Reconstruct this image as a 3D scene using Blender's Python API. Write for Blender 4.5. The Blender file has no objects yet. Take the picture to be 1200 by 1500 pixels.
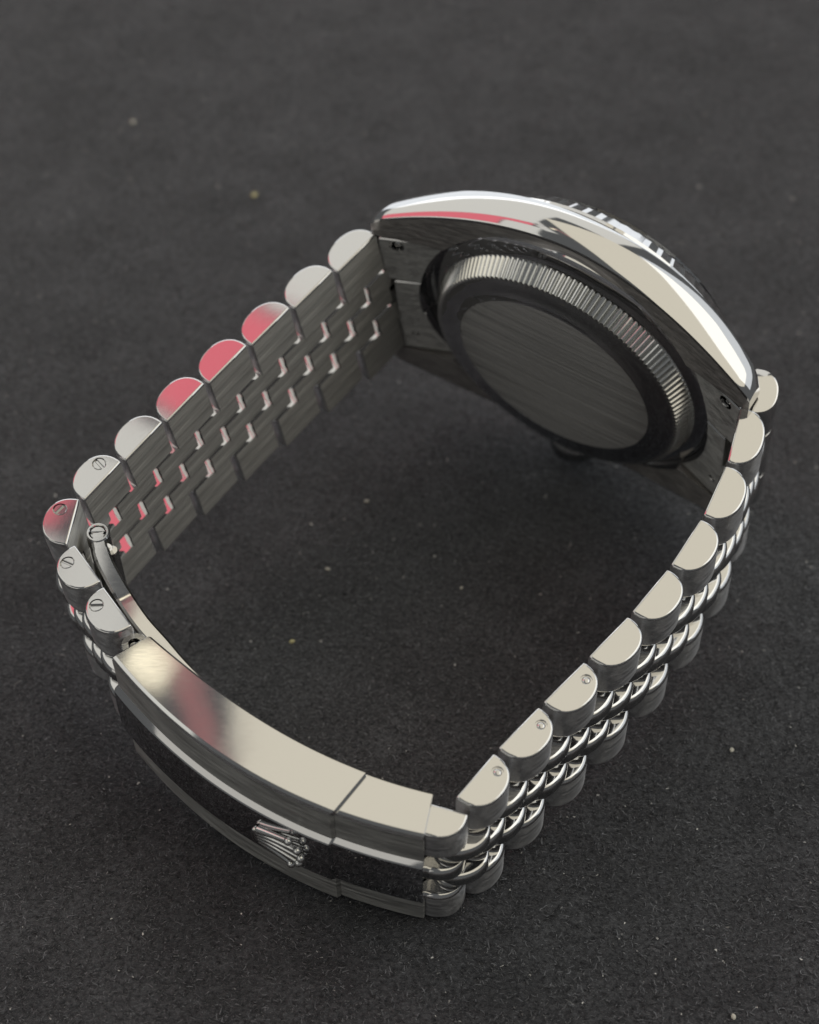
import bpy, bmesh, math, random
import numpy as np
from mathutils import Matrix, Vector
random.seed(7); rng = np.random.default_rng(7)
S = bpy.context.scene
MM = 0.001

# ------------------------------------------------------------------ frames
# the watch is measured in its own frame (millimetres, loop of the bracelet in the xy plane);
# TILT lays it on the level cloth: resting on the clasp edge and on the crown side of the case
TILT = math.atan(0.2)
ORG = Vector((0.0, 95.0, -14.06))                       # a point of the cloth below the loop
RX = Matrix.Rotation(TILT, 3, 'X')
def to_world(p): return (RX @ (Vector(p) - ORG)) * MM

# ------------------------------------------------------------------ camera
F_PX, CAM_H, PITCH, ROLL = 2850.0, 157.5, 0.968, -0.0145
fw = Vector((0, math.cos(PITCH), -math.sin(PITCH))); r0 = Vector((1, 0, 0)); u0 = r0.cross(fw)
r2 = r0 * math.cos(ROLL) + u0 * math.sin(ROLL); u2 = -r0 * math.sin(ROLL) + u0 * math.cos(ROLL)
camd = bpy.data.cameras.new('camera'); cam = bpy.data.objects.new('camera', camd); S.collection.objects.link(cam)
R3 = RX @ Matrix((r2, u2, -fw)).transposed()
cam.matrix_world = Matrix.Translation(to_world((0, 0, CAM_H))) @ R3.to_4x4()
camd.sensor_fit = 'HORIZONTAL'; camd.sensor_width = 36; camd.lens = F_PX / 1200 * 36
camd.clip_start = 0.005; camd.clip_end = 20
camd.dof.use_dof = True; camd.dof.aperture_fstop = 40
camd.dof.focus_distance = ((to_world((0, 92, 5)) - cam.matrix_world.translation).dot(RX @ fw))
S.camera = cam
S.render.resolution_x, S.render.resolution_y = 819, 1024

# ------------------------------------------------------------------ light
w = bpy.data.worlds.new('World'); S.world = w; w.use_nodes = True
w.node_tree.nodes['Background'].inputs[0].default_value = (0.95, 0.98, 1.0, 1)
w.node_tree.nodes['Background'].inputs[1].default_value = 0.13
def area(name, loc, size, radiance, col, target=(0, 0, 0), shape='RECTANGLE'):
    l = bpy.data.lights.new(name, 'AREA'); l.shape = shape; l.size, l.size_y = size
    a = size[0] * size[1] * (math.pi / 4 if shape in ('DISK', 'ELLIPSE') else 1)
    l.energy = radiance * math.pi * a; l.color = col
    o = bpy.data.objects.new(name, l); S.collection.objects.link(o); o.location = loc
    o.rotation_euler = (Vector(target) - Vector(loc)).to_track_quat('-Z', 'Y').to_euler()
    return o
def panel(name, s0, s1, t0, t1, radiance, c, z=1.0):
    """flat glowing panel added overhead for reflections, laid out in a frame turned 33 degrees to the room"""
    o2 = Vector((-.275, .325)); sa = Vector((-.835, .55)); ta = Vector((.55, .835))
    p = o2 + sa * (s0 + s1) / 2 + ta * (t0 + t1) / 2
    o = area(name, (p.x, p.y, z), (s1 - s0, t1 - t0), radiance, c, (p.x, p.y, 0))
    o.rotation_euler = (0, 0, math.atan2(sa.y, sa.x)); return o
WHITE = (1.0, 0.975, 0.90); CREAM = (1.0, 0.92, 0.74)
o = area('reflection_panel', (0.545, -0.10, 1.0), (1.31, 1.40), 0.80, CREAM); o.rotation_euler = (0, 0, 0)  # added glowing panel in place of the pale ceiling mirrored in the steel
panel('reflection_panel', 0, 1.4, .055, 1.5, .78, WHITE)  # added white panels, tiled around the red strip for the link reflections
panel('reflection_panel', -.35, 0, .52, 1.5, .78, WHITE)
panel('reflection_panel', -.06, .14, -.8, -.055, .74, WHITE)
panel('reflection_panel', .14, 1.2, -.9, -.36, .74, WHITE)
panel('red_reflection', 0, .15, -.05, .05, .90, (1.0, .12, .18))  # glows in place of an unseen red object mirrored in links and case
panel('red_reflection', .15, 1.3, -.35, .05, .90, (1.0, .12, .18))
o = area('red_reflection', (-.127, .275, 1.0), (.012, .16), .35, (1.0, .25, .25)); o.rotation_euler = (0, 0, .3)  # thin red glow added for the reflection on the clasp
area('fill_panel', (1.20, .20, .95), (1.6, 1.3), .80, (.92, .96, 1.0), (0, .03, 0))  # unseen soft source added at the right, whitens the link crescents
area('fill_panel', (.2, 2.3, .75), (3.2, 1.3), 1.15, (.91, .95, 1.0), (0, 0, .1))  # unseen panel added behind, brightens bezel, case flank and far cloth
area('room_fill', (-1.0, -1.0, .75), (1.3, .9), .50, (1.0, .96, .88))  # panel added for the bright room behind the camera, lights the clasp step
o = area('reflection_panel', (-.228, .27, 1.0), (.066, .15), .70, WHITE); o.rotation_euler = (0, 0, 0)  # small panel added to whiten the last left links
o = area('reflection_panel', (-.212, .40, 1.0), (.034, .10), .70, WHITE); o.rotation_euler = (0, 0, 0)  # small panel added to whiten the folding blade
o = area('lamp', (-0.163, 0.322, 1.0), (0.030, 0.030), 1.6, (1.0, 0.90, 0.66), shape='DISK'); o.rotation_euler = (0, 0, 0)
vs = S.view_settings; vs.view_transform = 'Standard'; vs.look = 'None'; vs.exposure = 0; vs.gamma = 1; vs.use_curve_mapping = False
S.render.engine = 'CYCLES'

# ------------------------------------------------------------------ materials
def new_mat(name):
    m = bpy.data.materials.new(name); m.use_nodes = True
    return m, m.node_tree.nodes, m.node_tree.links, m.node_tree.nodes['Principled BSDF']
def coords(N, L, scale, src='Object'):
    tc = N.new('ShaderNodeTexCoord'); mp = N.new('ShaderNodeMapping'); mp.inputs['Scale'].default_value = scale
    L.new(tc.outputs[src], mp.inputs['Vector']); return mp.outputs['Vector']
def noise(N, L, vec, scale=1, detail=2, rough=.5):
    n = N.new('ShaderNodeTexNoise'); n.inputs['Scale'].default_value = scale; n.inputs['Detail'].default_value = detail
    n.inputs['Roughness'].default_value = rough; L.new(vec, n.inputs['Vector']); return n.outputs['Fac']
def mrange(N, L, fac, a, b, lo=.3, hi=.7):
    m = N.new('ShaderNodeMapRange'); m.inputs['From Min'].default_value = lo; m.inputs['From Max'].default_value = hi
    m.inputs['To Min'].default_value = a; m.inputs['To Max'].default_value = b
    L.new(fac, m.inputs['Value']); return m.outputs['Result']
def bump(N, L, fac, dist, strength=1.0, prev=None):
    b = N.new('ShaderNodeBump'); b.inputs['Distance'].default_value = dist; b.inputs['Strength'].default_value = strength
    L.new(fac, b.inputs['Height'])
    if prev: L.new(prev, b.inputs['Normal'])
    return b.outputs['Normal']
def polished(name, col=(.64, .635, .625), rough=.05, wav=2.2e-6):
    m, N, L, P = new_mat(name)
    P.inputs['Base Color'].default_value = (*col, 1); P.inputs['Metallic'].default_value = 1
    v = coords(N, L, (1, 1, 1))
    n1 = noise(N, L, v, 130, 1); n2 = noise(N, L, coords(N, L, (900, 9000, 5000)), 1, 3)
    L.new(mrange(N, L, n2, rough * .85, rough * 1.3), P.inputs['Roughness'])
    L.new(bump(N, L, n1, wav * 8), P.inputs['Normal'])
    return m
def brushed(name, scale, col=(.55, .545, .53), rough=.34, dist=1.6e-5, an=.85, var=(.72, 1.14)):
    m, N, L, P = new_mat(name)
    P.inputs['Anisotropic'].default_value = an; tg = N.new('ShaderNodeTangent'); tg.direction_type = 'UV_MAP'; L.new(tg.outputs[0], P.inputs['Tangent'])
    P.inputs['Metallic'].default_value = 1
    n = noise(N, L, coords(N, L, scale), 1, 4, .65)
    n2 = noise(N, L, coords(N, L, tuple(s * .31 for s in scale)), 1, 2)
    mx = N.new('ShaderNodeMix'); mx.data_type = 'RGBA'
    mx.inputs[6].default_value = (*[c * var[0] for c in col], 1); mx.inputs[7].default_value = (*[min(1, c * var[1]) for c in col], 1)
    L.new(mrange(N, L, n, 0, 1), mx.inputs[0]); L.new(mx.outputs[2], P.inputs['Base Color'])
    L.new(mrange(N, L, n2, rough * .8, rough * 1.25), P.inputs['Roughness'])
    L.new(bump(N, L, n, dist), P.inputs['Normal'])
    return m
M_POL = polished('polished_steel')
M_MIR = polished('mirror_steel', (.60, .60, .61), .03, 1e-6)
M_BRX = brushed('brushed_steel', (260, 7000, 7000), (.54, .535, .515), .50, 1.4e-5)
M_BRW = brushed('satin_steel', (500, 6000, 7000), (.58, .58, .59), .42, 6e-6)
M_DISC = brushed('satin_back', (90, 9000, 9000), (.40, .395, .385), .52, 3e-6, .85, (.90, 1.08))
M_CASEB = brushed('brushed_case', (200, 8000, 8000), (.45, .43, .41), .40, 8e-6)
M_FLUTE = polished('fluted_steel', (.78, .78, .76), .14)
m, N, L, P = new_mat('dial'); P.inputs['Base Color'].default_value = (.03, .03, .035, 1); P.inputs['Roughness'].default_value = .4; M_DIAL = m
m, N, L, P = new_mat('crystal'); P.inputs['Transmission Weight'].default_value = 1; P.inputs['Roughness'].default_value = .02; P.inputs['IOR'].default_value = 1.7; M_GLASS = m

# ------------------------------------------------------------------ mesh helpers
col = S.collection
CF_UV = [None]
def finish(name, verts, faces, mats, fmat=None, parent=None, mw=None, sharp=32, smooth=True):
    # the texture's u axis runs across the brushing
    me = bpy.data.meshes.new(name); me.from_pydata([tuple(Vector(v) * MM) for v in verts], [], faces)
    for mt in mats: me.materials.append(mt)
    if fmat: me.polygons.foreach_set('material_index', fmat)
    bm = bmesh.new(); bm.from_mesh(me); bmesh.ops.recalc_face_normals(bm, faces=bm.faces); bm.to_mesh(me); bm.free()
    vi = np.empty(len(me.loops), np.int32); me.loops.foreach_get('vertex_index', vi)
    co = np.empty(len(me.vertices) * 3, np.float32); me.vertices.foreach_get('co', co); co = co.reshape(-1, 3)[vi] * 100
    uv = me.uv_layers.new(name='UVMap'); ax = 1 if (mw is not None and mw is CF_UV[0]) or (parent is not None and parent in CF_UV[1:]) else 2
    uv.data.foreach_set('uv', np.stack([co[:, ax], co[:, 0]], -1).astype(np.float32).ravel())
    if smooth:
        me.shade_smooth(); me.set_sharp_from_angle(angle=math.radians(sharp))
        for p in me.polygons:
            if p.loop_total > 8: p.use_smooth = False
    return link(name, me, parent, mw)
def link(name, me, parent=None, ml=None):
    o = bpy.data.objects.new(name, me); col.objects.link(o)
    if parent: o.parent = parent
    if ml is not None: o.matrix_local = ml
    return o
def offset_ring(pts, d):
    n = len(pts); out = []
    for i in range(n):
        a, b, c = pts[i - 1], pts[i], pts[(i + 1) % n]
        e1 = (b - a).normalized(); e2 = (c - b).normalized()
        n1 = Vector((-e1.y, e1.x)); n2 = Vector((-e2.y, e2.x))
        m = n1 + n2; m /= max(.5, m.length_squared / 2)
        out.append(b + m * d)
    return out
def prism(pts, z0, z1, bev, cap_mat=0, side_mat=lambda a, b: 1, bev_mat=0, seg=2, bev0=None, grow=None, slope=(0, 0)):
    """closed profile (counter-clockwise) pulled up from z0 to z1 with rounded rims"""
    pts = [Vector(p) for p in pts]; n = len(pts)
    rings = []
    for k in range(seg + 1):
        t = math.pi / 2 * k / seg; b0 = bev if bev0 is None else bev0; rings.append((b0 * (1 - math.sin(t)), z0 + b0 * (1 - math.cos(t))))
    for k in range(seg + 1):
        t = math.pi / 2 * k / seg; rings.append((bev * (1 - math.cos(t)), z1 - bev * (1 - math.sin(t))))
    V, Fs, Mt = [], [], []
    for zi, (d, z) in enumerate(rings):
        for p, q in zip(pts, offset_ring(pts, d)):
            if grow and (grow[2] or zi <= seg): q = p + (q - p) * (grow[0] + (1 - grow[0]) * min(1, max(0, p.y / grow[1])) ** 1.2)
            V.append((q.x, q.y, z + (slope[0] if zi <= seg else -slope[1]) * q.y))
    for k in range(len(rings) - 1):
        for i in range(n):
            j = (i + 1) % n
            Fs.append((k * n + i, k * n + j, (k + 1) * n + j, (k + 1) * n + i))
            Mt.append(side_mat(pts[i], pts[j]) if (k == seg or (grow and (grow[2] or k < seg) and max(pts[i].y, pts[j].y) < .01)) else bev_mat)
    Fs.append(tuple(reversed(range(n)))); Mt.append(cap_mat)
    Fs.append(tuple((len(rings) - 1) * n + i for i in range(n))); Mt.append(cap_mat)
    return V, Fs, Mt
def join(parts):
    V, Fs, Mt = [], [], []
    for v, f, mt in parts:
        o = len(V); V += list(v); Fs += [tuple(i + o for i in q) for q in f]; Mt += list(mt)
    return V, Fs, Mt
def revolve(prof, n, mats, rmod=None):
    """profile of (radius, height) turned about z; rmod(k, i) shifts the radius of ring k at spoke i"""
    V, Fs, Mt = [], [], []
    for k, (r, z) in enumerate(prof):
        for i in range(n):
            a = 2 * math.pi * i / n; rr = r + (rmod(k, i) if rmod else 0)
            V.append((rr * math.cos(a), rr * math.sin(a), z))
    for k in range(len(prof) - 1):
        for i in range(n):
            j = (i + 1) % n
            Fs.append((k * n + i, k * n + j, (k + 1) * n + j, (k + 1) * n + i)); Mt.append(mats[k])
    return V, Fs, Mt
def frame(x, y, z, o): return Matrix(((x[0], y[0], z[0], o[0] * MM), (x[1], y[1], z[1], o[1] * MM), (x[2], y[2], z[2], o[2] * MM), (0, 0, 0, 1)))
def loc(p): return Vector(p) - ORG                        # watch frame -> the root's own frame

# ================================================================== the cloth
PILE = 0.0
def cloth_height(x, y):                                   # metres
    h = 0.00045 * np.sin(x * 61 + 1.3 * np.sin(y * 37)) * np.sin(y * 47 + .8) + 0.0003 * np.sin(x * 23 - y * 31)
    rib = np.sin(2 * np.pi * (x * .97 + y * .24) / 0.00135 + 1.2 * np.sin(y * 190) + 1.6 * np.sin(x * 71 + y * 55))
    return h + 0.00011 * rib - 0.0006
def build_cloth():
    xs = np.concatenate([np.linspace(-.6, -.13, 40)[:-1], np.linspace(-.13, .13, 420), np.linspace(.13, .6, 40)[1:]])
    ys = np.concatenate([np.linspace(-.5, -.10, 30)[:-1], np.linspace(-.10, .19, 420), np.linspace(.19, .8, 50)[1:]])
    X, Y = np.meshgrid(xs, ys); Z = cloth_height(X, Y) + rng.normal(0, 2.2e-5, X.shape)
    nx, ny = len(xs), len(ys)
    me = bpy.data.meshes.new('cloth'); me.vertices.add(nx * ny)
    me.vertices.foreach_set('co', np.stack([X, Y, Z], -1).astype(np.float32).ravel())
    i, j = np.meshgrid(np.arange(nx - 1), np.arange(ny - 1)); a = (j * nx + i).ravel()
    q = np.stack([a, a + 1, a + nx + 1, a + nx], -1)
    me.loops.add(q.size); me.loops.foreach_set('vertex_index', q.ravel().astype(np.int32))
    me.polygons.add(len(q)); me.polygons.foreach_set('loop_start', (np.arange(len(q)) * 4).astype(np.int32))
    me.update(); me.shade_smooth()
    m, N, L, P = new_mat('black_cloth')
    v = coords(N, L, (1, 1, 1))
    f = noise(N, L, v, 2300, 5, .75)
    mx = N.new('ShaderNodeMix'); mx.data_type = 'RGBA'; mx.inputs[6].default_value = (.014, .014, .017, 1); mx.inputs[7].default_value = (.105, .108, .118, 1)
    g = noise(N, L, v, 95, 3, .6); mu = N.new('ShaderNodeMath'); mu.operation = 'MULTIPLY'
    L.new(mrange(N, L, f, 0, 1, .34, .66), mu.inputs[0]); L.new(mrange(N, L, g, .55, 1.25), mu.inputs[1]); L.new(mu.outputs[0], mx.inputs[0]); L.new(mx.outputs[2], P.inputs['Base Color'])
    P.inputs['Roughness'].default_value = .95; P.inputs['Specular IOR Level'].default_value = .1
    P.inputs['Sheen Weight'].default_value = .5; P.inputs['Sheen Roughness'].default_value = .35
    L.new(bump(N, L, f, 3e-4, 1.0), P.inputs['Normal'])
    me.materials.append(m)
    o = link('cloth', me); o['kind'] = 'structure'
    return o
cloth = build_cloth()

def ribbons(name, n, xy, length, width, mat, lean=(.9, 1.45), comb=None, lift=0.0, segs=2, curl=.5):
    """short flat fibres standing in the cloth, all in one mesh"""
    root = np.stack([xy[:, 0], xy[:, 1], cloth_height(xy[:, 0], xy[:, 1]) + lift], -1)
    az = rng.uniform(0, 2 * np.pi, n)
    if comb is not None:
        k = rng.random(n) < .55; az[k] = comb + rng.normal(0, .7, k.sum())
    th = rng.uniform(lean[0], lean[1], n)
    pts = [root]; p = root.copy(); step = length / segs
    for k in range(segs):
        d = np.stack([np.cos(az) * np.sin(th), np.sin(az) * np.sin(th), np.cos(th)], -1)
        p = p + d * step[:, None]; pts.append(p); az = az + rng.normal(0, curl, n); th = np.clip(th + rng.normal(.15, .25, n), .1, 1.75)
    sa = rng.uniform(0, 2 * np.pi, n)
    side = np.stack([-np.sin(az), np.cos(az), .5 * np.sin(sa)], -1); side /= np.linalg.norm(side, axis=1)[:, None]
    V = []
    for k, q in enumerate(pts):
        wk = width * (1.0 if k < segs else .45)
        V += [q - side * wk[:, None] / 2, q + side * wk[:, None] / 2]
    nv = 2 * (segs + 1)
    co = np.stack(V, 1).reshape(-1, 3)
    base = (np.arange(n) * nv)[:, None]
    quads = np.concatenate([base + np.array([[2 * k, 2 * k + 1, 2 * k + 3, 2 * k + 2]]) for k in range(segs)], 1).reshape(-1, 4)
    me = bpy.data.meshes.new(name); me.vertices.add(len(co)); me.vertices.foreach_set('co', co.astype(np.float32).ravel())
    me.loops.add(quads.size); me.loops.foreach_set('vertex_index', quads.ravel().astype(np.int32))
    me.polygons.add(len(quads)); me.polygons.foreach_set('loop_start', (np.arange(len(quads)) * 4).astype(np.int32))
    me.update(); me.materials.append(mat)
    return me
def fibre_mat(name, lo, hi, bias):
    m, N, L, P = new_mat(name)
    g = N.new('ShaderNodeNewGeometry'); pw = N.new('ShaderNodeMath'); pw.operation = 'POWER'; pw.inputs[1].default_value = bias
    L.new(g.outputs['Random Per Island'], pw.inputs[0])
    mx = N.new('ShaderNodeMix'); mx.data_type = 'RGBA'; mx.inputs[6].default_value = (*lo, 1); mx.inputs[7].default_value = (*hi, 1)
    L.new(pw.outputs[0], mx.inputs[0]); L.new(mx.outputs[2], P.inputs['Base Color'])
    P.inputs['Roughness'].default_value = .6; P.inputs['Specular IOR Level'].default_value = .4
    P.inputs['Sheen Weight'].default_value = 1.0; P.inputs['Sheen Roughness'].default_value = .3
    return m
M_FIB = fibre_mat('black_fibre', (.019, .0195, .0225), (.25, .255, .275), 2.1)
M_LINT = fibre_mat('pale_lint', (.10, .10, .105), (.85, .84, .80), 1.5)
def spread(n):
    y = rng.uniform(-.085, .20, n); half = .062 + .40 * np.clip(y + .05, 0, 1) * .42
    return np.stack([rng.uniform(-1, 1, n) * half * 1.25, y], -1)
NF = 480000
xy = spread(int(NF * 1.7))
pit = np.sin(2 * np.pi * (xy[:, 0] * .97 + xy[:, 1] * .24) / .00135 + 1.2 * np.sin(xy[:, 1] * 190) + 1.6 * np.sin(xy[:, 0] * 71 + xy[:, 1] * 55)) \
    * np.sin(2 * np.pi * (xy[:, 1] - .2 * xy[:, 0]) / .0019 + 2.1 * np.sin(xy[:, 0] * 230) + 1.1 * np.sin(xy[:, 0] * 610 + xy[:, 1] * 170)) + .5 * np.sin(xy[:, 0] * 900 + 2 * np.sin(xy[:, 1] * 700)) * np.sin(xy[:, 1] * 1100)
xy = xy[rng.random(len(xy)) < np.clip(.62 + .55 * pit, .12, 1)][:NF]; NF = len(xy)
fz = link('nap', ribbons('nap', NF, xy, rng.uniform(.0002, .0007, NF), rng.uniform(.00004, .00009, NF), M_FIB, lean=(.6, 1.4), comb=-1.2), cloth); fz['kind'] = 'stuff'
NL = 4200
xy = spread(NL); big = rng.random(NL) < .04; ll = np.where(big, rng.uniform(.0006, .0016, NL), rng.uniform(.0001, .00036, NL)); lw = np.where(big, .00005, rng.uniform(.00008, .0002, NL))
lint = link('lint', ribbons('lint', NL, xy, ll, lw, M_LINT, lean=(1.2, 1.6), lift=.0003, segs=3, curl=.8), None)
lint['kind'] = 'stuff'; lint['label'] = 'scattered pale lint and dust flecks over the black cloth'; lint['category'] = 'lint'

# ================================================================== the watch
watch = bpy.data.objects.new('wristwatch', None); col.objects.link(watch); watch.empty_display_size = .01
watch.matrix_world = RX.to_4x4()
watch['label'] = 'polished steel wristwatch with closed link bracelet lying on its side on black cloth'
watch['category'] = 'wristwatch'

# ---- bracelet links: inner-edge end points of the upper row, in the loop plane
LEFT = [[(-3.28, 135.73), (-6.73, 131.36)], [(-7.49, 131.19), (-10.96, 126.58)], [(-11.6, 126.33), (-15.1, 122.1)], [(-15.75, 121.7), (-19.2, 117.4)],
        [(-19.75, 117.3), (-23.1, 112.9)], [(-23.55, 112.68), (-26.75, 108.5)], [(-27.2, 108.15), (-30.05, 103.9)], [(-30.68, 104.01), (-31.48, 99.1)],
        [(-30.73, 99.05), (-28.05, 95.1)], [(-27.75, 94.54), (-24.9, 90.4)]]
LLEAN = [(.140, .080), (.128, .085), (.115, .090), (.102, .094), (.09, .099), (.077, .103), (.062, .095), (.045, .06), (.028, .04), (.015, .02)]
RIGHT = [[(32.42, 112.76), (29.37, 107.24)], [(29.4, 106.5), (26.6, 101.2)], [(26.45, 100.51), (23.9, 95.5)], [(23.44, 95.0), (19.88, 90.9)], [(19.33, 90.5), (15.5, 86.2)],
         [(14.9, 86.0), (11.22, 81.75)], [(10.7, 81.55), (7.35, 77.35)], [(6.92, 77.0), (3.55, 73.05)], [(4.61, 71.71), (-.5, 73.4)]]
R_LAST = 8
RLEAN = [(.05, .07), (.04, .05), (.025, .035), (.012, .02), (0, 0), (0, 0), (0, 0), (0, 0), (0, 0)]
def even(ch, i0, i1, deg, share):
    # links of a straight run share one smooth line
    k = np.arange(i0, i1 + 1); mid = np.array([[(a[0] + b[0]) / 2, (a[1] + b[1]) / 2] for a, b in ch[i0:i1 + 1]])
    px, py = np.polyfit(k, mid[:, 0], deg), np.polyfit(k, mid[:, 1], deg)
    for i in k:
        m = Vector((np.polyval(px, i), np.polyval(py, i))); t = Vector((np.polyval(np.polyder(px), i), np.polyval(np.polyder(py), i)))
        h = t.normalized() * (t.length * share / 2); ch[i] = [tuple(m - h), tuple(m + h)]
even(LEFT, 0, 6, 2, .905); even(RIGHT, 0, 7, 3, .905)
LEN0, T0, W0 = 5.5, 2.95, 20.0
FO, FI = .28, .1467                                       # share of the width: outer rows, inner rows
def dprofile(L, T, nseg=22):
    pts = [(-L / 2 + .14, 0), (L / 2 - .14, 0), (L / 2 - .03, .09)]
    for k in range(nseg + 1):
        t = math.pi * k / nseg; c, s = math.cos(t), math.sin(t)
        pts.append((L / 2 * math.copysign(abs(c) ** .92, c), .38 + (T - .38) * abs(s) ** .86))
    pts.append((-L / 2 + .03, .09))
    return pts
def side_sel(a, b): return 2 if (a.y < .01 and b.y < .01) else 1
ho = W0 * FO; hi = W0 * FI
pv = prism(dprofile(LEN0, T0), -ho / 2 + .006, ho / 2 - .02, .22, 0, side_sel, 0, 3, .40, (.05, 2.6, False), (.17, 0))
ME_OUT = finish('outer_link', *pv[:2], [M_POL, M_BRW, M_BRX], pv[2]); me_out = ME_OUT.data; bpy.data.objects.remove(ME_OUT)
pv = prism(dprofile(LEN0, T0 - .12), -hi / 2 + .006, hi / 2 - .006, .45, 0, side_sel, 0, 4, None, (.05, 2.6, True), (.17, .17))
ME_IN = finish('inner_link', *pv[:2], [M_POL, M_POL, M_BRX], pv[2]); me_in = ME_IN.data; bpy.data.objects.remove(ME_IN)

def disc(r, z0, z1, n=24, bev=.06):
    return prism([(r * math.cos(2 * math.pi * k / n), r * math.sin(2 * math.pi * k / n)) for k in range(n)], z0, z1, bev, 0, lambda a, b: 0, 0, 1)
def slotted(r, z0, z1, slot, n=12):
    parts = [disc(r, z0, z0 + .04, 24, .01)]
    for s in (0, 1):
        a0 = math.asin(slot / r); pts = [(r * math.cos(a), r * math.sin(a)) for a in [a0 + (math.pi - 2 * a0) * k / n for k in range(n + 1)]]
        if s: pts = [(-x, -y) for x, y in pts]
        parts.append(prism(pts, z0 + .04, z1, .05, 0, lambda a, b: 0, 0, 1))
    return join(parts)
sv = slotted(.62, -.30, -.02, .13); so = finish('screw', *sv[:2], [M_POL], sv[2]); me_screw = so.data; bpy.data.objects.remove(so)
sv = revolve([(.001, .10), (.16, .095), (.30, .05), (.40, -.05), (.44, -.2)], 20, [0] * 4); so = finish('pin_end', *sv[:2], [M_POL], sv[2], sharp=60); me_pin = so.data; bpy.data.objects.remove(so)
def drilled(me, holes, name):
    """copy of a link mesh with round holes cut by real booleans"""
    o = bpy.data.objects.new('tmp', me.copy()); col.objects.link(o); cs = []
    for (x, y, z, r, d) in holes:
        cv = disc(r, z - d, z + 1, 28, .01); c = finish('cut', *cv[:2], [M_POL], cv[2]); c.location = (x * MM, y * MM, 0); cs.append(c)
        bo = o.modifiers.new('b', 'BOOLEAN'); bo.operation = 'DIFFERENCE'; bo.object = c; bo.solver = 'EXACT'
    bpy.context.view_layer.update()
    res = bpy.data.meshes.new_from_object(o.evaluated_get(bpy.context.evaluated_depsgraph_get())); res.name = name; res.set_sharp_from_angle(angle=math.radians(32))
    for p in res.polygons:
        if abs(p.normal.z) > .985: p.use_smooth = False
    for c in cs + [o]: bpy.data.objects.remove(c)
    return res
def cut(o, cutters, ang):
    for c in cutters:
        bo = o.modifiers.new('b', 'BOOLEAN'); bo.operation = 'DIFFERENCE'; bo.object = c; bo.solver = 'EXACT'
    bpy.context.view_layer.update()
    res = bpy.data.meshes.new_from_object(o.evaluated_get(bpy.context.evaluated_depsgraph_get())); res.name = o.data.name
    res.set_sharp_from_angle(angle=math.radians(ang)); o.modifiers.clear(); o.data = res
    for c in cutters: bpy.data.objects.remove(c)
SCX, SCY = -1.25, 1.55
me_out_scr = drilled(me_out, [(SCX, SCY, ho / 2 - .02, .70, .34)], 'outer_link')
me_out_scr_m = drilled(me_out, [(-SCX, SCY, ho / 2 - .02, .70, .34)], 'outer_link')
me_out_pin = drilled(me_out, [(-1.45, 1.35, ho / 2 - .02, .55, .16)], 'outer_link')

def station(a, b, lean, wd, outward):
    """frame of a link: x along the arm, y outwards, z across the bracelet"""
    up = Vector((-lean[0], -lean[1], 1)); a3 = Vector((*a, wd / 2)); b3 = Vector((*b, wd / 2))
    mid = (a3 + b3) / 2 - up * (wd / 2); z = up.normalized(); x = (b3 - a3).normalized()
    if z.cross(x).dot(Vector((*outward, 0))) < 0: x = -x
    x = (x - z * x.dot(z)).normalized(); y = z.cross(x)
    return dict(o=mid, x=x, y=y, z=z, L=(b3 - a3).length + .08, w=wd)
def place(name, me, st, zoff, parent=watch, jit=.0, flip=False):
    m = frame(st['x'], st['y'], st['z'], loc(st['o'] + st['z'] * zoff * st['w']))
    m = m @ Matrix.Diagonal((st['L'] / LEN0, 1, st['w'] / W0, 1))
    if flip: m = m @ Matrix.Rotation(math.pi, 4, 'Y')
    if jit: m = m @ Matrix.Rotation(random.uniform(-jit, jit), 4, 'X') @ Matrix.Rotation(random.uniform(-jit, jit), 4, 'Y')
    return link(name, me, parent, m)
Z_OUT = (.5 - FO / 2); Z_IN = FI
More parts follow.
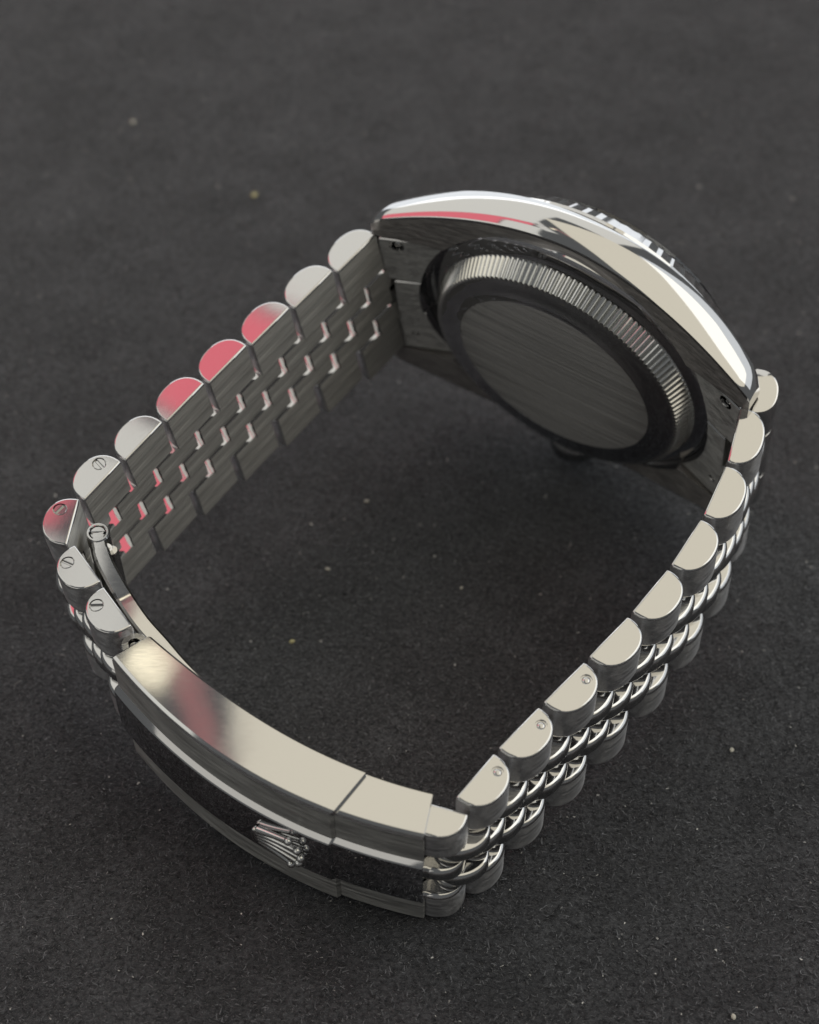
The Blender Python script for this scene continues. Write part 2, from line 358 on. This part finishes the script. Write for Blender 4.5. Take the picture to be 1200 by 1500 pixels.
def arm(chain, leans, wfun, screws, pins, inside, extra_half_start=True, extra_end=None):
    sts = []
    for i, ((a, b), ln) in enumerate(zip(chain, leans)):
        m = ((a[0] + b[0]) / 2 - inside[0], (a[1] + b[1]) / 2 - inside[1])
        t = Vector((b[0] - a[0], b[1] - a[1])); nrm = Vector((-t.y, t.x))
        if nrm.dot(Vector(m)) < 0: nrm = -nrm
        sts.append(station(a, b, ln, wfun(i), nrm))
    for i, st in enumerate(sts):
        me = me_out
        flip = st['x'].dot(Vector((chain[i][1][0] - chain[i][0][0], chain[i][1][1] - chain[i][0][1], 0))) < 0
        if i in screws: me = me_out_scr_m if flip else me_out_scr
        if i in pins: me = me_out_pin
        up = place('outer_link', me, st, Z_OUT, jit=.006); place('outer_link', me_out, st, -Z_OUT, jit=.003, flip=True)
        if i in screws:
            s = link('screw', me_screw, up, Matrix.Translation(((-SCX if flip else SCX) * MM, SCY * MM, (ho / 2 - .02) * MM)) @ Matrix.Rotation(random.uniform(0, 3), 4, 'Z'))
        if i in pins:
            s = link('pin_end', me_pin, up, Matrix.Translation((-1.45 * MM, 1.35 * MM, (ho / 2 - .14) * MM)))
        place('inner_link', me_in, st, 0, jit=.003)
    def half(s1, s2, o=None):
        d = dict(o=(s1['o'] + s2['o']) / 2 if o is None else o, x=(s1['x'] + s2['x']).normalized(), z=(s1['z'] + s2['z']).normalized(), L=(s1['L'] + s2['L']) / 2, w=(s1['w'] + s2['w']) / 2)
        d['y'] = d['z'].cross(d['x']).normalized(); d['x'] = d['y'].cross(d['z'])
        for k in (1, -1): place('inner_link', me_in, d, k * Z_IN, jit=.003)
    for s1, s2 in zip(sts, sts[1:]):
        j = (s1['o'] + s2['o']) / 2
        bend = s1['x'].angle(s2['x'])
        o = j + (s1['y'] + s2['y']).normalized() * (.22 * min(1, bend / .6) * 3.0)
        half(s1, s2, o)
    s = sts[0]; d = (sts[0]['o'] - sts[1]['o']).normalized()
    half(s, s, s['o'] + d * 3.05)
    return sts
LS = arm(LEFT, LLEAN, lambda i: 20 - .22 * i, {6, 7, 8, 9}, set(), (0, 100))
RS = arm(RIGHT, RLEAN, lambda i: 20 - .22 * (i + 1) - (1.0 if i == R_LAST else 0), set(), {5, 6, 7}, (0, 100))

# ---- case: frame e (6 to 12 o'clock), v (3 to 9 o'clock, upwards), n (towards the wrist)
CEN = Vector((16.3, 127.3, 0)); cv_ = Vector((-.069, -.104, 1)).normalized()
ce = Vector((-.835, .55, 0)); ce = (ce - cv_ * ce.dot(cv_)).normalized(); cn = cv_.cross(ce)
CF = frame(ce, cv_, cn, loc(CEN))
CF_UV[0] = CF
def n_low(e): return -1.25 + 3.5 * (abs(e) / 21.5) ** 1.75
def n_top(e): return -5.6 + 5.0 * (abs(e) / 21.5) ** 2.5
def v_out(e): return 18.0 - 5.5 * (abs(e) / 21.5) ** 2
def side_body(sgn):
    V, Fs, Mt = [], [], []; NE = 72
    sec = None
    for i in range(NE + 1):
        t = -1 + 2 * i / NE; e = 21.5 * math.copysign(1 - (1 - abs(t)) ** 1.25, t)
        k = max(0, (abs(e) - 20.2) / 1.3)                       # lug tip rounds off
        vo = v_out(e) - .55 * k ** 2; vi = 10.12; nl, nt = n_low(e) - .25 * k ** 2, n_top(e) + .4 * k ** 2
        h = nl - nt; bl = .28
        sec = [(vi, nl), (vo - bl - .12, nl), (vo - bl * .3, nl - bl * .25), (vo, nl - bl)]
        for q in (.2, .4, .6, .8): sec.append((vo + .20 * math.sin(math.pi * q) - .32 * q * q, nl - bl - (h - bl) * q * .97))
        sec += [(vo - .45, nt + .15), (vo - 1.0, nt), (vi, nt)]
        V += [(e, sgn * v, n) for v, n in sec]
    m = len(sec)
    for i in range(NE):
        for k in range(m):
            j = (k + 1) % m
            Fs.append((i * m + k, i * m + j, (i + 1) * m + j, (i + 1) * m + k)); Mt.append(1 if k in (0, m - 1) else 0)
    Fs.append(tuple(range(m))); Fs.append(tuple(NE * m + k for k in range(m))); Mt += [0, 0]
    return V, Fs, Mt
core = revolve([(.01, -1.1), (16.7, -1.1), (16.9, -1.35), (16.9, -5.4), (16.7, -5.65), (.01, -5.65)], 96, [0, 0, 0, 0, 0])
def well(): 
    q = disc(17.2, -.78, 8, 128, .01); return finish('cut', *q[:2], [M_MIR], q[2], watch, CF)
pv = join([side_body(1), side_body(-1)])
tmp = finish('case', *pv[:2], [M_POL, M_CASEB], pv[2], watch, CF, sharp=28); cut(tmp, [well()], 28)
q = finish('case', *core[:2], [M_POL, M_CASEB], core[2], watch, CF, sharp=28)
bm = bmesh.new(); bm.from_mesh(tmp.data); bm.from_mesh(q.data); bm.to_mesh(tmp.data); bm.free(); bpy.data.objects.remove(q); case = tmp
# case back
NT = 144
def fl(k, i): return (0, -.03, -.16, -.46, -.16, -.03)[i % 6] if k < 3 else 0
back_prof = [(17.02, -1.25), (16.98, -.72), (16.6, -.42), (15.5, -.08), (15.15, 0), (14.6, 0)]
bv = revolve(back_prof, 128, [0] * 5)
case_back = finish('case_back', *bv[:2], [M_MIR], bv[2], watch, CF, sharp=40)
fv = revolve([(15.25, -.03), (14.75, 1.05), (14.3, 1.95), (13.55, 2.02)], NT * 6, [0, 0, 0], fl)
CF_UV.append(case_back)
flute = finish('fluted_ring', *fv[:2], [M_FLUTE], fv[2], case_back, Matrix(), sharp=25)
pv = revolve([(13.95, 1.93), (13.7, 2.03), (12.6, 2.12), (11.4, 2.30), (11.25, 2.42), (11.2, 2.42)], 128, [0] * 5)
plat = finish('polished_rim', *pv[:2], [M_MIR], pv[2], case_back, Matrix(), sharp=40)
pv = revolve([(11.22, 2.38), (11.1, 2.46), (6, 2.50), (.01, 2.52)], 128, [0] * 3)
dk = finish('center_disc', *pv[:2], [M_DISC], pv[2], case_back, Matrix(), sharp=40)
# bezel, crystal, dial
NB = 72
def flb(k, i): return (0, 0, .03, .14, .16, 0)[k] * (0, -.6, -1, -.6)[i % 4]
pv = revolve([(16.6, -5.5), (17.35, -5.7), (17.3, -6.1), (16.4, -7.4), (15.2, -8.35), (14.6, -8.4)], NB * 4, [0] * 5, flb)
bezel = finish('bezel', *pv[:2], [M_POL], pv[2], watch, CF, sharp=10)
pv = revolve([(14.7, -8.0), (14.65, -8.9), (14.2, -9.25), (.01, -9.3)], 96, [0] * 3)
cry = finish('crystal', *pv[:2], [M_GLASS], pv[2], watch, CF)
pv = revolve([(14.65, -7.6), (.01, -7.6)], 64, [0]); dial = finish('dial', *pv[:2], [M_DIAL], pv[2], watch, CF)
# crown at 3 o'clock, pressed into the nap
pv = revolve([(.01, -3.1), (2.2, -3.1), (2.75, -2.8), (3.05, -2.5), (3.05, -.6), (2.7, -.3), (1.9, -.25), (1.9, .6)], 72, [0] * 7, lambda k, i: -.26 if (i % 2 and k in (2, 3, 4)) else 0)
crown = finish('winding_crown', *pv[:2], [M_FLUTE], pv[2], watch, CF @ Matrix.Translation((0, -17.9 * MM, -2.6 * MM)) @ Matrix.Rotation(math.radians(-90), 4, 'X'), sharp=20)

# ---- end links: three stepped blocks between the lugs, with a rounded nose past the lug tips
def end_link(sgn):
    parts = []
    for (v0, v1, e1, n1, dz) in ((2.95, 9.95, 20.6, 2.15, 0), (-2.85, 2.85, 19.5, 1.95, -.05), (-9.95, -2.95, 20.5, 2.0, -.1)):
        prof = [(12.6, -4.1), (16, -3.0), (19.6, -1.2), (e1 + .1, n1 - .6), (e1, n1 + dz), (12.6, -.85 + dz)]
        V, Fs, Mt = prism([(x, y) for x, y in prof], v0, v1, .10, 1, lambda a, b: 1, 0, 1)
        parts.append(([(x, z, y) for x, y, z in V], Fs, Mt))
    # nose
    a = Vector((19.7, -2.9)); b = Vector((21.5, 1.5)); x = (a - b).normalized(); y = Vector((x.y, -x.x)); mid = (a + b) / 2
    if y.x < 0: y = -y
    for v0, v1 in ((4.45, 9.85), (-4.35, 4.35), (-9.85, -4.45)):
        V, Fs, Mt = prism(dprofile(5.0, 2.5 if sgn < 0 else 1.1), v0 * .965, v1 * .965, .22, 0, lambda a, b: 0, 0, 2)
        parts.append(([(mid.x + x.x * p[0] + y.x * p[1], p[2], mid.y + x.y * p[0] + y.y * p[1]) for p in V], Fs, Mt))
    V, Fs, Mt = join(parts)
    if sgn < 0: V = [(-p[0], p[1], p[2]) for p in V]
    o = finish('end_link', V, Fs, [M_POL, M_BRX], Mt, watch, CF, sharp=30)
    return o
for sgn in (1, -1):
    el = end_link(sgn)
    # the back's well and the spring bar's access pockets are cut; the bar ends sit in the pockets
    cs = [well()]; sl = math.atan2(3.0, 8.0); bars = []
    for vv, ee in ((8.9, 18.9), (-7.2, 18.2)):
        nn = 2.15 - (20.6 - ee) * 3.0 / 8.0; mt = CF @ Matrix.Translation((sgn * ee * MM, vv * MM, nn * MM)) @ Matrix.Rotation(-sgn * sl, 4, 'Y')
        q = disc(.80 if vv > 0 else .45, -1.1, 2, 28, .01); cs.append(finish('cut', *q[:2], [M_MIR], q[2], watch, mt))
        q = revolve([(.001, -.25), (.22, -.28), (.36, -.42), (.40, -1.2)], 18, [0] * 3)
        bars.append((q, Matrix.Translation((sgn * ee * MM, (vv - .2) * MM, nn * MM)) @ Matrix.Rotation(-sgn * sl, 4, 'Y')))
    cut(el, cs, 30)
    for q, mt in bars: finish('bar_end', *q[:2], [M_POL], q[2], el, mt, sharp=40)

# ---- clasp
UA = Vector((.838, -.545)); WA = Vector((-.545, -.838))
def uw(p): p = Vector(p); return p.dot(UA), p.dot(WA)
CI = [(-23.25, 89.55), (-20.86, 87.19), (-18.15, 84.73), (-14.06, 81.77), (-10.19, 78.95), (-8.48, 78.1), (-3.83, 75.55), (1.42, 73.9)]
CO = [(-26.66, 87.29), (-23.33, 83.38), (-20.79, 80.65), (-17.54, 78.0), (-14.66, 75.85), (-12.11, 74.2), (-8.39, 72.3), (-6.63, 71.6), (.74, 69.18)]
PI_ = np.polyfit(*zip(*[uw(p) for p in CI]), 3); PO_ = np.polyfit(*zip(*[uw(p) for p in CO]), 3)
def inner_pt(u): return UA * u + WA * float(np.polyval(PI_, u))
def outer_pt(u): return UA * u + WA * float(np.polyval(PO_, u))
uI0, uO0 = uw(CI[0])[0] - .1, uw(CO[0])[0]; uI1, uO1 = uw((-3.83, 75.6))[0], uw((-6.75, 71.9))[0]; uI2, uO2 = uw((1.75, 73.8))[0], uw((.74, 69.18))[0]
HW = 8.9
def clasp_loft(name, ui, uo, n, hw, inset, raise_, bulge0, bulge1, endround):
    sec = []                                             # (share of the thickness, extra mm, z, material of the strip that follows)
    half = [(0, .25, hw, 0), (1, -.45, hw, 0), (1, -.16, hw - .08, 0), (1, 0, hw - .38, 1), (1, 0, 3.98, 0), (1, .05, 3.95, 0), (1, raise_ - .1, 3.66, 0), (1, raise_, 3.54, 2)]
    for a, b, z, m_ in half: sec.append((a, b - inset * (a > .5), z, m_))
    for z in (1.8, 0, -1.8): sec.append((1, raise_ + .10 * (1 - (z / 3.5) ** 2) - inset, z, 2))
    for a, b, z, m_ in reversed(half): sec.append((a, b - inset * (a > .5), -z, 0))
    ms = [0, 0, 0, 1, 0, 0, 0, 2, 2, 2, 2, 0, 0, 0, 1, 0, 0, 0, 0]
    sec += [(0, 0, -hw + .3, 0), (0, 0, hw - .3, 0)]; ms += [0, 0]
    V, Fs, Mt = [], [], []; m = len(sec)
    for i in range(n + 1):
        t = (i - 1) / (n - 2) if 0 < i < n else float(i == n)
        if i in (1, n - 1): t = .008 if i == 1 else 1 - .008
        ia = ui[0] + (ui[1] - ui[0]) * t; oa = uo[0] + (uo[1] - uo[0]) * t
        I = inner_pt(ia); O = outer_pt(oa); d = (O - I); T = d.length; d.normalize()
        tan = Vector((-d.y, d.x));
        if tan.dot(UA) < 0: tan = -tan
        de = float(0 < i < n)
        sh = 0.0
        for a, b, z, _ in sec:
            k = (a * T + b) / T
            bl = bulge1 * math.sin(math.pi * min(max(k, 0), 1)) * max(0, 1 - (1 - t) * n / 3) - bulge0 * math.sin(math.pi * min(max(k, 0), 1)) * max(0, 1 - t * n / 3)
            er = endround * max(0, 1 - de) if endround else 0
            p = I + d * ((a * T + b) + (er if a < .5 else -er)) + tan * bl
            zz = math.copysign(abs(z) - er * (abs(z) > hw - .4), z)
            V.append((p.x - ORG.x, p.y - ORG.y, zz - ORG.z))
    for i in range(n):
        for k in range(m):
            j = (k + 1) % m
            Fs.append((i * m + k, i * m + j, (i + 1) * m + j, (i + 1) * m + k)); Mt.append(ms[k])
    Fs.append(tuple(range(m))); Fs.append(tuple(n * m + k for k in range(m))); Mt += [0, 0]
    return finish(name, V, Fs, [M_POL, M_BRXC, M_MIR], Mt, watch, Matrix(), sharp=12)
M_BRXC = brushed('brushed_clasp', (700, 700, 9000), (.54, .54, .52), .42, 1.0e-5)
cover = clasp_loft('clasp_cover', (uI0, uI1), (uO0, uO1), 48, HW, 0, .55, .0, .55, .22)
endp = clasp_loft('clasp_end_piece', (uI1 - .8, uI2), (uO1 - .8, uO2), 20, HW - .30, .30, .55, 0, 0, .09)
# emblem: five-pointed coronet applied to the polished middle of the cover
def tube(p0, p1, r0, r1, n=10):
    p0, p1 = Vector(p0), Vector(p1); d = (p1 - p0).normalized(); a = d.orthogonal().normalized(); b = d.cross(a)
    V = [tuple(p + (a * math.cos(2 * math.pi * k / n) + b * math.sin(2 * math.pi * k / n)) * r) for p, r in ((p0, r0), (p1, r1)) for k in range(n)]
    Fs = [(k, (k + 1) % n, n + (k + 1) % n, n + k) for k in range(n)] + [tuple(range(n)), tuple(n + k for k in range(n))]
    return V, Fs, [0] * len(Fs)
def ball(c, r, n=12):
    V, Fs, Mt = revolve([(max(.001, r * math.sin(math.pi * k / 8)), -r * math.cos(math.pi * k / 8)) for k in range(9)], n, [0] * 8)
    return [(x + c[0], y + c[1], z + c[2]) for x, y, z in V], Fs, Mt
ue = uw((-12.6, 72.8))[0]; pe = outer_pt(ue); te = (outer_pt(ue + .2) - outer_pt(ue - .2)).normalized(); oe = Vector((te.y, -te.x))
if oe.dot(WA) < 0: oe = -oe
eo = pe + oe * .63
tips = [(1.7, -2.75), (2.75, -1.45), (3.1, 0), (2.75, 1.45), (1.7, 2.75)]; feet = [(-2.1, -1.25), (-2.3, -.62), (-2.35, 0), (-2.3, .62), (-2.1, 1.25)]
prt = []
for (tx, ty), (fx, fy) in zip(tips, feet):
    prt.append(tube((fx, fy, .30), (tx, ty, .50), .50, .30, 14)); prt.append(ball((tx + .25, ty * 1.05, .55), .52, 14))
pts = [(-2.55 + .55 * math.cos(a), 1.45 * math.sin(a)) for a in [2 * math.pi * k / 24 for k in range(24)]]
prt.append(prism(pts, .0, .80, .3, 0, lambda a, b: 0, 0, 2))
V, Fs, Mt = join(prt)
EX = Vector((te.x, te.y, 0)); EZ = Vector((oe.x, oe.y, 0)); EY = EZ.cross(EX)
finish('crown_emblem', V, Fs, [M_FLUTE], Mt, cover, frame(EX, EY, EZ, (eo.x - ORG.x, eo.y - ORG.y, 0 - ORG.z)) @ Matrix.Scale(.80, 4), sharp=40)
# hinge between the last left link and the cover
def lift(V, p): return [(x + p[0] - ORG.x, y + p[1] - ORG.y, z - ORG.z) for x, y, z in V]
q = revolve([(.55, 7.6), (.62, 7.75), (1.15, 7.75), (1.25, 7.62), (1.25, -7.6), (.5, -7.6)], 32, [0] * 5)
hinge = finish('hinge_tube', lift(q[0], (-24.75, 89.15)), q[1], [M_POL], q[2], watch, Matrix(), sharp=30)
q = revolve([(.001, 7.45), (.5, 7.42), (.56, 7.0)], 20, [0] * 2); finish('hinge_pin', lift(q[0], (-24.75, 89.15)), q[1], [M_POL], q[2], hinge, Matrix(), sharp=30)
# folding blade inside the loop
BP = [(-29.15, 101.75), (-28.9, 100.5), (-28.3, 98.7), (-27.3, 96.7), (-26.0, 94.45), (-24.4, 92.05), (-22.6, 89.9), (-20.5, 87.35), (-17.9, 84.75), (-14.0, 81.75), (-10.2, 79.0)]
def blade():
    pts = [Vector(p) for p in BP]; dense = []
    for i in range(len(pts) - 1):
        p0 = pts[max(0, i - 1)]; p1, p2_ = pts[i], pts[i + 1]; p3 = pts[min(len(pts) - 1, i + 2)]
        for k in range(5):
            t = k / 5
            dense.append(.5 * ((2 * p1) + (p2_ - p0) * t + (2 * p0 - 5 * p1 + 4 * p2_ - p3) * t * t + (3 * p1 - p0 - 3 * p2_ + p3) * t ** 3))
    dense.append(pts[-1]); V, Fs, Mt = [], [], []
    n = len(dense)
    for i, p in enumerate(dense):
        tn = (dense[min(n - 1, i + 1)] - dense[max(0, i - 1)]).normalized(); nr = Vector((-tn.y, tn.x))
        th = .78 if i > 6 else .70
        zt = 7.0 - .035 * max(0, i - 20)
        for a, z in ((-th, zt - .25), (-th + .22, zt), (th - .22, zt), (th, zt - .25), (th, -zt), (-th, -zt)):
            V.append((p.x + nr.x * a - ORG.x, p.y + nr.y * a - ORG.y, z - ORG.z))
    for i in range(n - 1):
        for k in range(6): Fs.append((i * 6 + k, i * 6 + (k + 1) % 6, (i + 1) * 6 + (k + 1) % 6, (i + 1) * 6 + k)); Mt.append(0)
    Fs.append(tuple(range(6))); Fs.append(tuple((n - 1) * 6 + k for k in range(6))); Mt += [0, 0]
    q = revolve([(.78, 7.0), (.84, 7.12), (1.0, 7.12), (1.14, 6.95), (1.14, -7), (.8, -7)], 32, [0] * 5)
    return join([(V, Fs, Mt), (lift(q[0], BP[0]), q[1], q[2])])
bl = blade(); bl_o = finish('folding_blade', bl[0], bl[1], [M_POL], bl[2], watch, Matrix(), sharp=30)
q = slotted(.72, 6.6, 6.98, .12); finish('pivot_screw', lift(q[0], BP[0]), q[1], [M_POL], q[2], bl_o, Matrix(), sharp=30)
q = revolve([(.001, 5.2), (.5, 5.15), (.62, 4.9), (.62, -5)], 20, [0] * 3); finish('blade_stud', lift(q[0], (-28.0, 101.0)), q[1], [M_POL], q[2], bl_o, Matrix(), sharp=30)

# ================================================================== single crumbs on the cloth
def ground_at(px, py):
    """where the photograph's point lies on the level cloth (to set down a crumb at its place)"""
    d = R3 @ Vector(((px - 600) / F_PX, -(py - 750) / F_PX, -1)); o = cam.matrix_world.translation
    t = -o.z / d.z; return o + d * t
m, N, L, P = new_mat('crumb'); P.inputs['Base Color'].default_value = (.62, .60, .52, 1); P.inputs['Roughness'].default_value = .7; M_CR = m
m, N, L, P = new_mat('yellow_crumb'); P.inputs['Base Color'].default_value = (.60, .55, .30, 1); P.inputs['Roughness'].default_value = .7; M_CRY = m
CR = [(427, 932, .62, M_CRY, 'pale yellow crumb on the cloth inside the bracelet loop near the folding blade'),
      (480, 829, .55, M_CR, 'pair-lying white crumb on the cloth in the middle of the bracelet loop'),
      (537, 730, .55, M_CR, 'lone white crumb on the cloth between the left bracelet arm and the case back'),
      (676, 859, .42, M_CR, 'small white crumb on the cloth between the case back and right bracelet arm'),
      (373, 287, 1.0, M_CRY, 'blurred yellowish crumb on the cloth behind the left bracelet arm'),
      (195, 178, 1.0, M_CR, 'blurred grey crumb far behind the bracelet on the bare cloth'),
      (1072, 1100, .62, M_CR, 'white crumb on the bare cloth outside the right bracelet arm'),
      (1075, 1488, .60, M_CR, 'oblong white crumb on the cloth farthest from the case, past the clasp end')]
for px, py, r, mt, lb in CR:
    r *= .72; V, Fs, Mt = ball((0, 0, 0), r / 2, 7)
    V = [(x * random.uniform(.75, 1.25) * 1.35, y * random.uniform(.75, 1.2), z * random.uniform(.6, .9)) for x, y, z in V]
    g = ground_at(px, py); g.z = float(cloth_height(g.x, g.y)) + r * .45 * MM
    o = finish('crumb', V, Fs, [mt], Mt, None, Matrix.Translation(g) @ Matrix.Rotation(random.uniform(0, 3), 4, 'Z'), sharp=20)
    o['label'] = lb; o['category'] = 'crumb'; o['group'] = 'crumbs on the cloth'
